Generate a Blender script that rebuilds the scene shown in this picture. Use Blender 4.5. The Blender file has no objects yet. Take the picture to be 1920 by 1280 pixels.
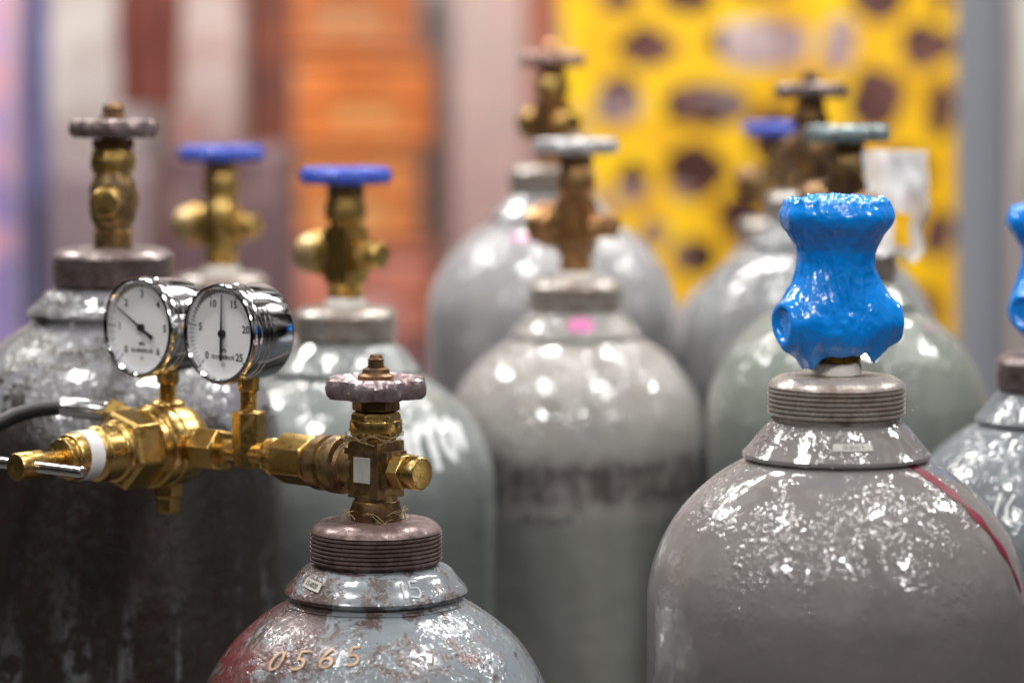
import bpy, bmesh, math, random
from mathutils import Vector, Matrix, noise
random.seed(7)
scn=bpy.context.scene; C=scn.collection
R=math.radians; PI=math.pi
CAMZ=1.6; F=5333.3; YH=180.0
def W(px,py,d): return Vector(((px-960)/F*d, d, CAMZ-(py-YH)/F*d))
# ------------------------------------------------------------ materials
class NT:
    def __init__(s,name):
        s.m=bpy.data.materials.new(name); s.m.use_nodes=True; s.t=s.m.node_tree
        s.t.nodes.clear(); s.out=s.t.nodes.new('ShaderNodeOutputMaterial')
    def n(s,ty,ins=None,out=0,**pr):
        nd=s.t.nodes.new(ty)
        for k,v in pr.items(): setattr(nd,k,v)
        for k,v in (ins or {}).items():
            so=nd.inputs[k]
            if isinstance(v,bpy.types.NodeSocket): s.t.links.new(v,so)
            else: so.default_value=v
        return nd.outputs[out]
    def coord(s,off=(0,0,0),sc=(1,1,1)):
        c=s.n('ShaderNodeTexCoord',out=3)
        return s.n('ShaderNodeMapping',{0:c,1:off,3:sc})
    def noise(s,co,scale,detail=4,rough=.6,dist=0):
        return s.n('ShaderNodeTexNoise',{'Vector':co,'Scale':scale,'Detail':detail,'Roughness':rough,'Distortion':dist})
    def mr(s,v,a,b,c=0.,d=1.):
        return s.n('ShaderNodeMapRange',{0:v,1:a,2:b,3:c,4:d})
    def math(s,op,a,b=0.):
        return s.n('ShaderNodeMath',{0:a,1:b},operation=op)
    def mix(s,f,a,b):
        def c4(v): return v if isinstance(v,bpy.types.NodeSocket) else (*v[:3],1)
        return s.n('ShaderNodeMix',{0:f,6:c4(a),7:c4(b)},out=2,data_type='RGBA')
    def mixf(s,f,a,b):
        return s.n('ShaderNodeMix',{0:f,2:a,3:b},out=0,data_type='FLOAT')
    def bump(s,h,dist,strength=1.,nrm=None):
        i={'Height':h,'Distance':dist,'Strength':strength}
        if nrm is not None: i['Normal']=nrm
        return s.n('ShaderNodeBump',i)
    def done(s,**k):
        names={'color':'Base Color','rough':'Roughness','metal':'Metallic','normal':'Normal','coat':'Coat Weight','coatr':'Coat Roughness','spec':'Specular IOR Level','trans':'Transmission Weight','alpha':'Alpha'}
        b=s.t.nodes.new('ShaderNodeBsdfPrincipled')
        for kk,v in k.items():
            so=b.inputs[names[kk]]
            if isinstance(v,bpy.types.NodeSocket): s.t.links.new(v,so)
            elif kk=='color': so.default_value=(*v[:3],1)
            else: so.default_value=v
        s.t.links.new(b.outputs[0],s.out.inputs[0]); return s.m
def mul(c,f): return tuple(x*f for x in c)
def paint(name,base,under,peel,off=0.,rough=.11,lump=1.,zdark=None,scale=22,under2=None,sparkle=(-.155,-.07),stain=.3,band=None,third=None,lowc=None,coarse=.55,redside=None):
    s=NT(name); co=s.coord((off,off*.7,off*1.3)); raw=s.n('ShaderNodeTexCoord',out=3)
    z=s.n('ShaderNodeSeparateXYZ',{0:raw},out=2)
    n2=s.noise(co,7,3,.6)
    dr=s.noise(s.coord((off,0,0),(1,1,.16)),38,5,.65)
    fine=s.noise(co,150,4,.6)
    b=s.mix(s.mr(n2,.3,.7),mul(base,.84),mul(base,1.14))
    b=s.mix(s.mr(dr,.5,.8,0,stain),b,mul(base,.5))
    b=s.mix(s.mr(fine,.68,.74,0,.35),b,mul(under,1.2))
    if lowc: b=s.mix(s.mr(s.math('ADD',z,s.math('MULTIPLY',s.math('SUBTRACT',n2,.5),.03)),-.115,-.17,0,.85),b,lowc)  # light falloff below the shoulder, painted into the colour
    if peel>0 or zdark:
        n1=s.noise(co,scale,8,.72,.4)
        th=s.math('ADD',s.math('MULTIPLY',n1,.75),s.math('MULTIPLY',n2,.25))
        if redside:      # more worn towards one side
            x=s.n('ShaderNodeSeparateXYZ',{0:raw},out=0)
            side=s.mr(x,redside[0],redside[1]); th=s.math('ADD',th,s.math('MULTIPLY',side,.07))
        if zdark:
            th=s.math('ADD',th,s.math('MULTIPLY',s.mr(s.math('ADD',z,s.math('MULTIPLY',s.math('SUBTRACT',dr,.5),.14)),zdark[0],zdark[1]),zdark[2]))
        t0=.72-peel*.4
        mask=s.mr(th,t0,t0+.025)
        u=s.mix(s.mr(fine,.4,.62),under,under2 or mul(under,.45))
        if third:
            tf=s.mr(s.noise(co,11,4,.6),.56,.68,0,.85)
            if redside: tf=s.math('MAXIMUM',tf,s.math('MULTIPLY',side,s.mr(s.noise(co,24,4,.6),.42,.56,0,.8)))
            u=s.mix(tf,u,third)
        if zdark:
            stk=s.math('MULTIPLY',s.mr(dr,.49,.57),s.mr(s.noise(co,60,5,.72),.47,.54))
            u=s.mix(s.math('MULTIPLY',stk,s.mr(z,-.19,-.27,0,.7)),u,mul(base,.75))
            u=s.mix(s.mr(s.noise(s.coord((off,1,1),(1,1,.5)),30,6,.7),.54,.70,0,.5),u,mul(under,1.7))
        col=s.mix(mask,b,u)
    else: mask=None; col=b
    if band:
        zz=s.math('ADD',z,s.math('MULTIPLY',s.math('SUBTRACT',s.noise(co,40,4,.6),.5),.022))
        bm_=s.math('MULTIPLY',s.mr(zz,band[0],band[0]+.014),s.mr(zz,band[1],band[1]-.012))
        bm_=s.math('MULTIPLY',bm_,s.mr(s.noise(s.coord((off,3,0),(1,1,.7)),55,5,.7),.36,.56,.15,.85))
        col=s.mix(bm_,col,(.055,.04,.038))
        low=s.mr(z,band[0]+.01,band[0]-.01,0,.7); col=s.mix(low,col,(.145,.155,.138))
    # drips and pimples in the thick enamel: rounded beads on an otherwise smooth gloss
    lm=s.mr(s.noise(co,320,1,.5),.49,.74); lm2=s.mr(s.noise(s.coord((off,0,0),(1,1,.75)),125,1,.5),.50,.78)
    zone=s.math('MULTIPLY',s.mr(z,sparkle[0],sparkle[1]),s.mr(s.noise(s.coord((off,2,2),(1,1,.6)),30,3,.6),.43,.58))
    zone=s.math('ADD',s.math('MULTIPLY',zone,.96),.04)
    h=s.math('MULTIPLY',s.math('ADD',lm,s.math('MULTIPLY',lm2,coarse*1.4)),zone)
    bp=s.bump(h,.0006*lump)
    bp=s.bump(s.noise(co,34,2,.5),.0018,1.,bp)
    rg=s.mixf(s.mr(n2,.35,.65),rough*.75,rough*1.35)
    if mask is not None:
        bp=s.bump(s.math('ADD',s.math('MULTIPLY',mask,-1.),s.math('MULTIPLY',s.math('MULTIPLY',fine,mask),1.6)),.0004,1.,bp)
        rg=s.mixf(mask,rg,s.mixf(s.mr(fine,.45,.6),.26,.5))
    return s.done(color=col,rough=rg,normal=bp,spec=.9)
def metal(name,base,tarn,amt=.4,rough=.25,off=0.,met=1.,sc=60,bd=.0003):
    s=NT(name); co=s.coord((off,off,off)); n1=s.noise(co,sc,6,.65); n2=s.noise(co,sc*5,3,.6)
    m=s.mr(n1,.66-amt*.4,.78-amt*.3)
    col=s.mix(m,s.mix(n2,mul(base,.85),mul(base,1.12)),s.mix(n2,mul(tarn,.6),mul(tarn,1.3)))
    return s.done(color=col,rough=s.math('ADD',s.mixf(m,rough,rough+.25),s.mr(n2,.3,.7,-.04,.06)),metal=s.mixf(m,met,met*.75),normal=s.bump(s.math('ADD',n1,s.math('MULTIPLY',n2,.4)),bd))
def plain(name,base,rough=.5,met=0.,sc=8,var=.15,bd=0.,coat=0.):
    s=NT(name); co=s.coord(); n1=s.noise(co,sc,4,.6)
    k=dict(color=s.mix(n1,mul(base,1-var),mul(base,1+var)),rough=rough,metal=met,coat=coat)
    if bd: k['normal']=s.bump(s.noise(co,sc*8,3,.6),bd)
    return s.done(**k)
BR=metal('brass',(.58,.385,.125),(.26,.155,.06),.3,.30,bd=.00003)
BRS=metal('brass_clean',(.64,.43,.145),(.38,.23,.08),.1,.27,3.,bd=.00002)
BRT=metal('brass_tarnished',(.42,.28,.12),(.12,.075,.045),.56,.32,5.,bd=.0002)
BRD=metal('brass_dark',(.28,.165,.075),(.09,.05,.033),.55,.35,9.)
BRC=metal('brass_cap',(.58,.42,.2),(.36,.23,.1),.4,.4,9.,.8)
BRN=metal('brass_brown',(.56,.32,.145),(.25,.12,.055),.45,.3,2.)
CHR=metal('chrome',(.80,.80,.82),(.5,.5,.5),.0,.08,0.,1.,30,.00002)
STL=metal('steel',(.62,.62,.64),(.4,.39,.39),.2,.2,bd=.00005)
WHR=metal('wheel_rust',(.35,.28,.29),(.14,.085,.08),.5,.26,4.,.7,80,.0006)
WHD=metal('wheel_dark',(.24,.19,.19),(.10,.06,.055),.5,.3,7.,.6,80,.0006)
WHG=metal('wheel_grey',(.55,.54,.55),(.3,.27,.27),.35,.28,7.,.4,80,.0006)
WHN=metal('wheel_green',(.24,.31,.32),(.1,.1,.1),.4,.3,7.,.4,80,.0006)
WHB=metal('wheel_brown',(.44,.28,.24),(.22,.12,.09),.5,.35,7.,.5,80,.0006)
BLU=plain('wheel_blue_paint',(.055,.11,.58),.16,0,60,.3,.0012)
RING_A=metal('ring_rust',(.25,.18,.175),(.09,.055,.05),.6,.28,2.,.6,60,.0006)
RING_C=metal('ring_dark',(.25,.20,.195),(.10,.065,.06),.5,.28,8.,.6,60,.0006)
RING_G=metal('ring_grey',(.42,.38,.345),(.24,.18,.15),.4,.25,1.,.4,60,.0005)
WHITE=plain('white_tape',(.8,.77,.72),.45,0,90,.12,.0006)
BLACK=plain('black_rubber',(.012,.012,.013),.35,0,80,.3,.0004)
INK=plain('black_ink',(.012,.012,.014),.5)
DIALW=plain('dial_white',(.88,.88,.90),.45,0,5,.02)
TWINE=plain('twine',(.36,.27,.14),.8,0,200,.3)
CHALK=plain('white_chalk',(.78,.8,.8),.8,0,300,.25)
CHALK2=plain('faint_chalk',(.46,.48,.5),.8,0,300,.3)
REDP=plain('red_marker',(.17,.006,.026),.3,0,60,.5)
MAG=plain('magenta_mark',(.70,.2,.45),.5,0,60,.3)
STICK=plain('sticker',(.46,.44,.40),.5,0,200,.3)
STAMP=metal('stamped',(.5,.33,.2),(.25,.13,.09),.4,.45,0,.2)
STAMP2=metal('stamped_faint',(.24,.17,.14),(.14,.09,.08),.4,.5,0,.3)
DARKW=plain('dark_writing',(.07,.06,.058),.7,0,150,.5)
EMB=plain('embossed_paint',(.17,.165,.165),.25,0,60,.2)
s=NT('blue_wrap'); co=s.coord(); n=s.noise(co,55,3,.6,.9)
BWR=s.done(color=s.mix(n,(.0,.18,.70),(.006,.30,.90)),rough=.1,normal=s.bump(s.math('ADD',n,s.math('MULTIPLY',s.noise(co,170,3,.55),.35)),.0015),spec=.7)
s=NT('gauge_glass')
tr=s.n('ShaderNodeBsdfTransparent'); gl=s.n('ShaderNodeBsdfGlossy',{'Roughness':.03})
mx=s.n('ShaderNodeMixShader',{0:.05,1:tr,2:gl}); s.t.links.new(mx,s.out.inputs[0]); GLASS=s.m
# ------------------------------------------------------------ mesh helpers
class MB:
    def __init__(s): s.v=[]; s.f=[]
    def add(s,vs,fs,M=None,k=1.):
        o=len(s.v)
        for v in vs:
            v=Vector(v)*k
            s.v.append(M@v if M else v)
        s.f+= [tuple(i+o for i in f) for f in fs]; return s
    def lathe(s,prof,seg=64,M=None,k=.001,ph=0.,rf=None,cap=True):
        vs=[];fs=[];n=len(prof)
        for j,(r,z) in enumerate(prof):
            for i in range(seg):
                a=ph+2*PI*i/seg; rr=r if rf is None else rf(a,r,z)
                vs.append((rr*math.sin(a),-rr*math.cos(a),z))
        for j in range(n-1):
            for i in range(seg):
                i2=(i+1)%seg
                fs.append((j*seg+i,(j+1)*seg+i,(j+1)*seg+i2,j*seg+i2))
        if cap:
            fs.append(tuple(range(seg))); fs.append(tuple(range((n-1)*seg,n*seg))[::-1])
        return s.add(vs,fs,M,k)
    def box(s,c,d,M=None,k=.001):
        x,y,z=c;a,b,h=d[0]/2,d[1]/2,d[2]/2
        vs=[(x+i*a,y+j*b,z+l*h) for i in(-1,1) for j in(-1,1) for l in(-1,1)]
        return s.add(vs,[(0,1,3,2),(4,6,7,5),(0,4,5,1),(2,3,7,6),(0,2,6,4),(1,5,7,3)],M,k)
    def tube(s,pts,r,seg=12,M=None,k=1.):
        pts=[Vector(p) for p in pts]; vs=[];fs=[]; up=Vector((.13,.21,1)).normalized()
        for i,p in enumerate(pts):
            t=(pts[min(i+1,len(pts)-1)]-pts[max(i-1,0)]).normalized()
            a=t.cross(up)
            if a.length<1e-3: a=t.cross(Vector((1,0,0)))
            a.normalize(); b=t.cross(a); 
            rr=r(i) if callable(r) else r
            for j in range(seg):
                th=2*PI*j/seg; vs.append(p+a*rr*math.cos(th)+b*rr*math.sin(th))
        for i in range(len(pts)-1):
            for j in range(seg):
                j2=(j+1)%seg; fs.append((i*seg+j,i*seg+j2,(i+1)*seg+j2,(i+1)*seg+j))
        fs.append(tuple(range(seg))[::-1]); fs.append(tuple(range((len(pts)-1)*seg,len(pts)*seg)))
        return s.add(vs,fs,M,k)
    def build(s,name,mat,parent=None,loc=(0,0,0),rz=0.,bev=0.,ang=35,flat=False):
        me=bpy.data.meshes.new(name); me.from_pydata([tuple(v) for v in s.v],[],s.f)
        bm=bmesh.new(); bm.from_mesh(me); bmesh.ops.recalc_face_normals(bm,faces=bm.faces); bm.to_mesh(me); bm.free()
        me.materials.append(mat)
        if not flat:
            me.shade_smooth(); me.set_sharp_from_angle(angle=R(ang))
        o=bpy.data.objects.new(name,me); C.objects.link(o); o.location=loc; o.rotation_euler=(0,0,rz)
        if parent: o.parent=parent
        if bev:
            b=o.modifiers.new('bevel','BEVEL'); b.width=bev; b.segments=2; b.limit_method='ANGLE'; b.angle_limit=R(40)
        return o
def tag(o,label,cat=None,group=None,kind=None):
    if label:o['label']=label
    if cat:o['category']=cat
    if group:o['group']=group
    if kind:o['kind']=kind
    return o
def empty(name,loc,rz=0.):
    o=bpy.data.objects.new(name,None); C.objects.link(o); o.location=loc; o.rotation_euler=(0,0,rz); o.empty_display_size=.05; return o
def hexp(r,z0,z1,c=1.): return [(r-c*1.6,z0),(r,z0+c),(r,z1-c),(r-c*1.6,z1)]
def thread(r,z0,z1,p,d):
    out=[]; z=z0; sg=1 if z1>z0 else -1
    while (z1-z)*sg>p*.9:
        out+=[(r-d,z),(r,z+sg*p*.28),(r,z+sg*p*.72),(r-d,z+sg*p*.95)]; z+=sg*p
    return out
def text2d(body,size,bold=0.,shear=0.):
    cu=bpy.data.curves.new('t','FONT'); cu.body=body; cu.size=size; cu.align_x='CENTER'; cu.align_y='CENTER'; cu.offset=bold; cu.shear=shear; cu.resolution_u=3
    ob=bpy.data.objects.new('t',cu); C.objects.link(ob)
    dg=bpy.context.evaluated_depsgraph_get(); me=bpy.data.meshes.new_from_object(ob.evaluated_get(dg))
    v=[(p.co.x,p.co.y) for p in me.vertices]; f=[tuple(p.vertices) for p in me.polygons]
    bpy.data.objects.remove(ob); bpy.data.curves.remove(cu); bpy.data.meshes.remove(me); return v,f
MXn=Matrix(((0,0,-1,0),(0,1,0,0),(1,0,0,0),(0,0,0,1)))     # z -> -x
MXp=Matrix(((0,0,1,0),(0,1,0,0),(-1,0,0,0),(0,0,0,1)))     # z -> +x
MYn=Matrix(((1,0,0,0),(0,0,-1,0),(0,1,0,0),(0,0,0,1)))     # z -> -y
def T(x,y,z): return Matrix.Translation((x*.001,y*.001,z*.001))
# ------------------------------------------------------------ hand wheel
def wheel_mb(r0=30,lobes=8,amp=.055,z0=73,h=15):
    prof=[(6,h*.95),(9,h*.95),(9.5,h*.8),(13,h*.72),(19,h*.66),(23,h*.78),(26.5,h*.92),(29,h*.82),(30.5,h*.55),(30,h*.25),(28,h*.08),(25,h*.05),(22,h*.25),(14,h*.3),(9,h*.1),(9,0),(6,0)]
    k=r0/30.
    def rf(a,r,z):
        w=max(0,min(1,(r-14)/14)); c=math.cos(lobes*a)
        c=math.copysign(abs(c)**.7,c)
        return r*k*(1+amp*w*c)+noise.noise(Vector((math.sin(a)*3,math.cos(a)*3,z*.3)))*.5*w
    return MB().lathe([(r,z0+z) for r,z in prof],128,rf=rf)
# ------------------------------------------------------------ gas bottle
ZCEN=-131.
def cz(z): return -23+(z+27)*.72
def body_profile(H,k):
    p=[]
    for i in range(33):
        a=R(27)+ (PI/2-R(27))*i/32
        p.append((110*math.sin(a),ZCEN+97*math.cos(a)))
    p=[(r*k,z*k) for r,z in p]
    p+=[(110*k,-142*k-20),(110*k,-250),(110*k,-400),(110*k,-700),(110*k,-H*1000+14),(106*k,-H*1000+3),(98*k,-H*1000)]
    return p
def surf_fn(k):
    p=body_profile(1.4,k); L=[0]
    for i in range(1,len(p)): L.append(L[-1]+math.dist(p[i],p[i-1]))
    def f(s):
        for i in range(1,len(p)):
            if L[i]>=s or i==len(p)-1:
                t=(s-L[i-1])/(L[i]-L[i-1]); return (p[i-1][0]+(p[i][0]-p[i-1][0])*t, p[i-1][1]+(p[i][1]-p[i-1][1])*t)
    return f
def s_at(k,z):
    f=surf_fn(k); s=0
    while f(s)[1]>z and s<400: s+=.5
    return s
def on_body(k,pts,th0,s0,eps=.5):
    f=surf_fn(k); r0=f(s0)[0]; out=[]
    for x,y in pts:
        r,z=f(s0-y); a=th0+x/r0; r+=eps
        out.append((r*math.sin(a),-r*math.cos(a),z+eps*.5))
    return out
def strokes(polys,w,jit=.15):
    V=[];Fc=[]
    for pl in polys:
        pts=[]
        for i in range(len(pl)-1):
            n=max(1,int(math.dist(pl[i],pl[i+1])/2.5))
            for j in range(n): pts.append((pl[i][0]+(pl[i+1][0]-pl[i][0])*j/n,pl[i][1]+(pl[i+1][1]-pl[i][1])*j/n))
        pts.append(pl[-1]); o=len(V)
        for i,p in enumerate(pts):
            a=pts[max(i-1,0)]; b=pts[min(i+1,len(pts)-1)]; dx,dy=b[0]-a[0],b[1]-a[1]; l=math.hypot(dx,dy) or 1
            ww=w*(.5+random.uniform(-jit,jit)); V+= [(p[0]-dy/l*ww,p[1]+dx/l*ww),(p[0]+dy/l*ww,p[1]-dx/l*ww)]
        for i in range(len(pts)-1): Fc.append((o+2*i,o+2*i+1,o+2*i+3,o+2*i+2))
    return V,Fc
CPA=[(37,-27),(39,-28.5),(43,-30),(46,-33),(48.5,-38),(51.5,-43),(54.5,-47),(55.5,-50),(54.5,-53),(52,-55),(52.5,-57),(54.5,-59),(52,-62)]
CPB=[(37,-27),(38.5,-29),(42,-33),(45,-38),(48.5,-44),(51.5,-49),(53.6,-52),(54.6,-53.5),(54.8,-56),(53.8,-57.5),(52,-58.5),(50,-60)]
GRP='gas cylinders standing close together'
def bottle(px,d,zr,label,mbody,mring,k=1.,rough_geo=0.,kr=1.,seed=0,pitch=3.3,dep=2.1):
    X=(px-960)/F*d
    root=empty('gas_cylinder',(X,d,0)); tag(root,label,'gas cylinder',GRP)
    def rf(a,r,z):
        if not rough_geo: return r
        v=Vector((math.sin(a)*r*.05+seed,math.cos(a)*r*.05,z*.05))
        return r+rough_geo*noise.noise(v)*1.2+rough_geo*.5*noise.noise(v*5)
    MB().lathe(body_profile(zr,k),144,rf=rf).build('cylinder_body',mbody,root,(0,0,zr))
    cp=CPA if rough_geo else CPB
    MB().lathe([(r*k,cz(z)*k) for r,z in cp],144,rf=rf).build('collar',mbody,root,(0,0,zr))
    rp=[(12,3),(28,3.2),(34,2.2),(37.5,0),(39.6,-2.5),(40,-3.5)]+[(r,z) for r,z in thread(40,-4,-21.8,pitch,dep)]+[(37.5,-23),(35,-25)]
    def rr_(a,r,z):
        v=Vector((math.sin(a)*2+seed,math.cos(a)*2,z*.05)); return r+.35*noise.noise(v)+.5*noise.noise(v*4)*(.6 if rough_geo else .25)
    MB().lathe([(r*kr,z*kr) for r,z in rp],128,rf=rr_).build('neck_ring',mring,root,(0,0,zr))
    return root
def valve(root,zr,rz,mb,mw,mg=None,md=None,style='block',cap=True,wr=30,tape=False,h=1.,mcap=None,lob=8,wz=0.,stemtop='thread',amp=.055):
    mg=mg or mb; md=md or mb
    m=MB()
    m.lathe([(13,0)]+thread(14,1,15,2.2,1.0)+[(13,16),(13,18)],48)
    if style=='block':
        m.box((0,0,33),(24,24,33)); m.box((-14,0,33),(6,20,24)); m.box((14,0,33),(6,18,22))
        m.lathe([(12,48),(12.5,52),(12.5,58)],48)
    else:
        m.lathe([(12,16),(15,20),(16.5,26),(16.5,42),(15,46),(12.5,52),(12.5,58)],48)
        m.lathe([(9,0),(11.5,8),(11.5,20)],32,T(0,0,33)@MXp)
    m.lathe([(13,10),(13,20)]+thread(13.5,20,32,2.2,.9)+[(11,33),(9,33)],48,T(0,0,33)@MXn)
    vb=m.build('valve_body',mb,root,(0,0,zr),rz,bev=.0009)
    vb.scale=(1,1,h)
    def keep(o,zc):      # child keeps its own height while the body is taller
        o.scale=(1,1,1/h); o.location.z=zc*.001*(1-1/h); return o
    g=MB().lathe([(13,51),(15.3,52.5),(15.3,64),(14.3,66),(12,67)],6,ph=.3)
    g.lathe([(15.6,54.5),(16,55.3),(16,61),(15.6,62)],48)
    g.build('gland_nut',mg,vb,bev=.0006)
    MB().lathe(hexp(14.6,67,73.5,.7),6,ph=.1).build('bonnet_nut',md,vb,bev=.0004)
    keep(wheel_mb(wr,lob,amp,73.5,15).build('hand_wheel',mw,vb,rz=wz),73.5)
    if stemtop=='thread':
        keep(MB().lathe([(11,85),(11,88),(8.5,89.5),(8,92),(6,93)]+thread(5,93,100,1.8,.7)+[(3.5,100.5)],32).build('stem',STL if md is mb else md,vb),73.5)
    elif stemtop=='dome':
        keep(MB().lathe([(9,86),(9,90),(7.5,91),(7.8,95),(6,98),(2,99.5)],32).build('stem',md,vb),73.5)
    if cap:
        mm=MB(); mm.lathe([(12,20),(15.5,21),(16,24),(16,37),(14.5,41),(8,42)],48,T(0,0,33)@MXn); keep(mm.build('outlet_cap',mcap or mb,vb),33)
    p=MB(); p.lathe(hexp(11.5,17,27,.8),6,T(0,0,33)@MXp); p.lathe([(9,26),(10.2,28),(10.2,36),(9.2,37.5),(3,38)],40,T(0,0,33)@MXp)
    keep(p.build('safety_plug',mg,vb,bev=.0004),33)
    if tape: keep(MB().lathe([(12,2),(15.5,2.5),(16,5),(15.2,9),(13,10)],48,rf=lambda a,r,z:r+.5*noise.noise(Vector((a*3,z,1)))).build('thread_tape',WHITE,vb),0)
    return vb
# paints
P_A=paint('paint_front',(.205,.235,.258),(.11,.078,.072),.55,1.3,.18,.75,None,62,under2=(.036,.023,.022),third=(.15,.022,.024),redside=(-.02,-.075))
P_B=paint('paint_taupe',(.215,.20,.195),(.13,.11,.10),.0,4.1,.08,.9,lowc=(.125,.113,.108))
P_C=paint('paint_dark_rust',(.185,.185,.20),(.026,.018,.015),.51,2.2,.10,1.3,(-.10,-.18,.6),30,under2=(.008,.006,.005),coarse=.9)
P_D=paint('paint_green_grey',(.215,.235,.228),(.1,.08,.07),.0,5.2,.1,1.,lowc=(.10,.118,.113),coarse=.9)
P_E=paint('paint_mauve',(.27,.245,.245),(.1,.08,.07),.0,6.2,.12,.8,coarse=.9)
P_F=paint('paint_warm_grey',(.305,.29,.275),(.09,.065,.06),.0,7.7,.08,1.3,None,band=(-.180,-.130),coarse=1.4)
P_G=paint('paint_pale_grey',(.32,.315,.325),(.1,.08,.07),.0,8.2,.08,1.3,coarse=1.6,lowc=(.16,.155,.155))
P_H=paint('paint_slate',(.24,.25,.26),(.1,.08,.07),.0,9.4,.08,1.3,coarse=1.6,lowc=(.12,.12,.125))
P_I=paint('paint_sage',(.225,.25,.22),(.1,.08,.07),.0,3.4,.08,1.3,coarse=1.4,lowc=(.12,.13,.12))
P_J=paint('paint_steel_blue',(.17,.19,.205),(.1,.08,.07),.0,1.9,.09,1.,coarse=.8)
# A front
ZA=1.341
A=bottle(705,1.72,ZA,'front gas cylinder with flaking pale blue paint, stamped numbers and a regulator on its valve',P_A,RING_A,1.,.6,seed=3,pitch=2.5,dep=1.5)
vA=valve(A,ZA,R(-40),BRT,WHR,BRS,BRD,'block',False,29.5,wz=.35,h=1.03,amp=.085)
MB().box((0,-12.6,33),(13,1.2,15)).build('name_plate',STICK,vA,bev=.0003)
MB().lathe([(12,2),(15,3),(15.5,8),(14,14)],40,rf=lambda a,r,z:r+1.*noise.noise(Vector((a*5,z,1)))).build('sealing_hemp',BRD,vA)
tw=MB()
for i in range(9):
    a0=random.uniform(0,6); rr=random.uniform(14.5,17); zz=random.choice([50,52,53,54]); pts=[]
    for j in range(26):
        a=a0+j*.16; pts.append(Vector((math.cos(a)*(rr+random.uniform(-.5,.9)),math.sin(a)*(rr+random.uniform(-.5,.9)),zz+2*math.sin(j*.5+i)+random.uniform(-.4,.4)))*.001)
    tw.tube(pts,.00022,5)
for i in range(5):
    p=Vector((-8,-15,51)); pts=[]
    for j in range(20):
        p=p+Vector((random.uniform(-1.6,1.6),random.uniform(-.5,.5),random.uniform(-1.3,1.3))); pts.append(p*.001)
    tw.tube(pts,.00028,5)
tw.build('twine',TWINE,vA)
tw=MB()
for i in range(18):
    a0=random.uniform(0,6.3); pts=[]
    for j in range(12):
        a=a0+j*.13; r=13+j*random.uniform(.3,1.0); pts.append(Vector((math.cos(a)*r,math.sin(a)*r,6+3*math.sin(j*.7+i)+random.uniform(-.5,.5)))*.001)
    tw.tube(pts,.0002,5)
tw.build('loose_fibres',TWINE,vA)
def surf_text(root,zr,k,name,txt,size,thd,z,mat,bold=0.,eps=.35,label=None,tilt=0.):
    v,f=text2d(txt,size,bold); v=[(x,y+tilt*x) for x,y in v]; vv=on_body(k,v,R(thd),s_at(k,z),eps)
    o=MB().add(vv,f,None,.001).build(name,mat,root,(0,0,zr)); 
    if label:o['label']=label
    return o
surf_text(A,ZA,1.,'stamped_number','0 5 6 5',20.5,-23,-67,STAMP,-.1,.8,'row of stamped digits 0565',.16)
surf_text(A,ZA,1.,'stamped_number','6 - 71',14,22,-66,STAMP2,-.1,.65,'fainter stamped digits right of the first row')
surf_text(A,ZA,1.,'stamped_number','1 T 150 4',14,-18,-91,STAMP,-.1,.75,'second row of stamped digits',.1)
def collar_pts(pts,thd,z0,k=1.,r_of=None,eps=.6):
    out=[]
    for x,y in pts:
        z=z0+y; r=r_of(z)+eps; a=R(thd)+x/50.
        out.append((r*math.sin(a),-r*math.cos(a),z))
    return out
def interp(cp,z):
    cp=[(r,cz(q)) for r,q in cp]
    if z>cp[0][1]: return cp[0][0]
    for i in range(len(cp)-1):
        if cp[i][1]>=z>=cp[i+1][1]:
            t=(z-cp[i][1])/(cp[i+1][1]-cp[i][1]); return cp[i][0]+(cp[i+1][0]-cp[i][0])*t
    return cp[-1][0]
def rA(z): return interp(CPA[:8],z)
def rB(z): return interp(CPB[:8],z)
v,f=strokes([[(-5,4),(-4,6),(-4,-5)],[(5,5),(0,5),(0,1),(4,1),(5,-2),(3,-5),(-1,-4)]],1.1)
v=[(x*1.2,y*.85) for x,y in v]; MB().add(collar_pts(v,27,-31.5,1,rA,.9),f,None,.001).build('chalk_number',CHALK2,A,(0,0,ZA))
def grid2(w,h,nx=8,ny=3):
    v=[(-w/2+w*i/nx,-h/2+h*j/ny) for j in range(ny+1) for i in range(nx+1)]
    f=[(j*(nx+1)+i,j*(nx+1)+i+1,(j+1)*(nx+1)+i+1,(j+1)*(nx+1)+i) for j in range(ny) for i in range(nx)]; return v,f
v,f=grid2(17,5.); v=[(x,y-x*.12) for x,y in v]
lb=MB().add(collar_pts(v,-48,-30.5,1,rA,1.0),f,None,.001).build('paper_label',STICK,A,(0,0,ZA))
v,f=text2d('15-0020',3.6,.05); v=[(x,y-x*.12) for x,y in v]
MB().add(collar_pts(v,-48,-30.5,1,rA,1.25),f,None,.001).build('label_text',INK,lb)
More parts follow.
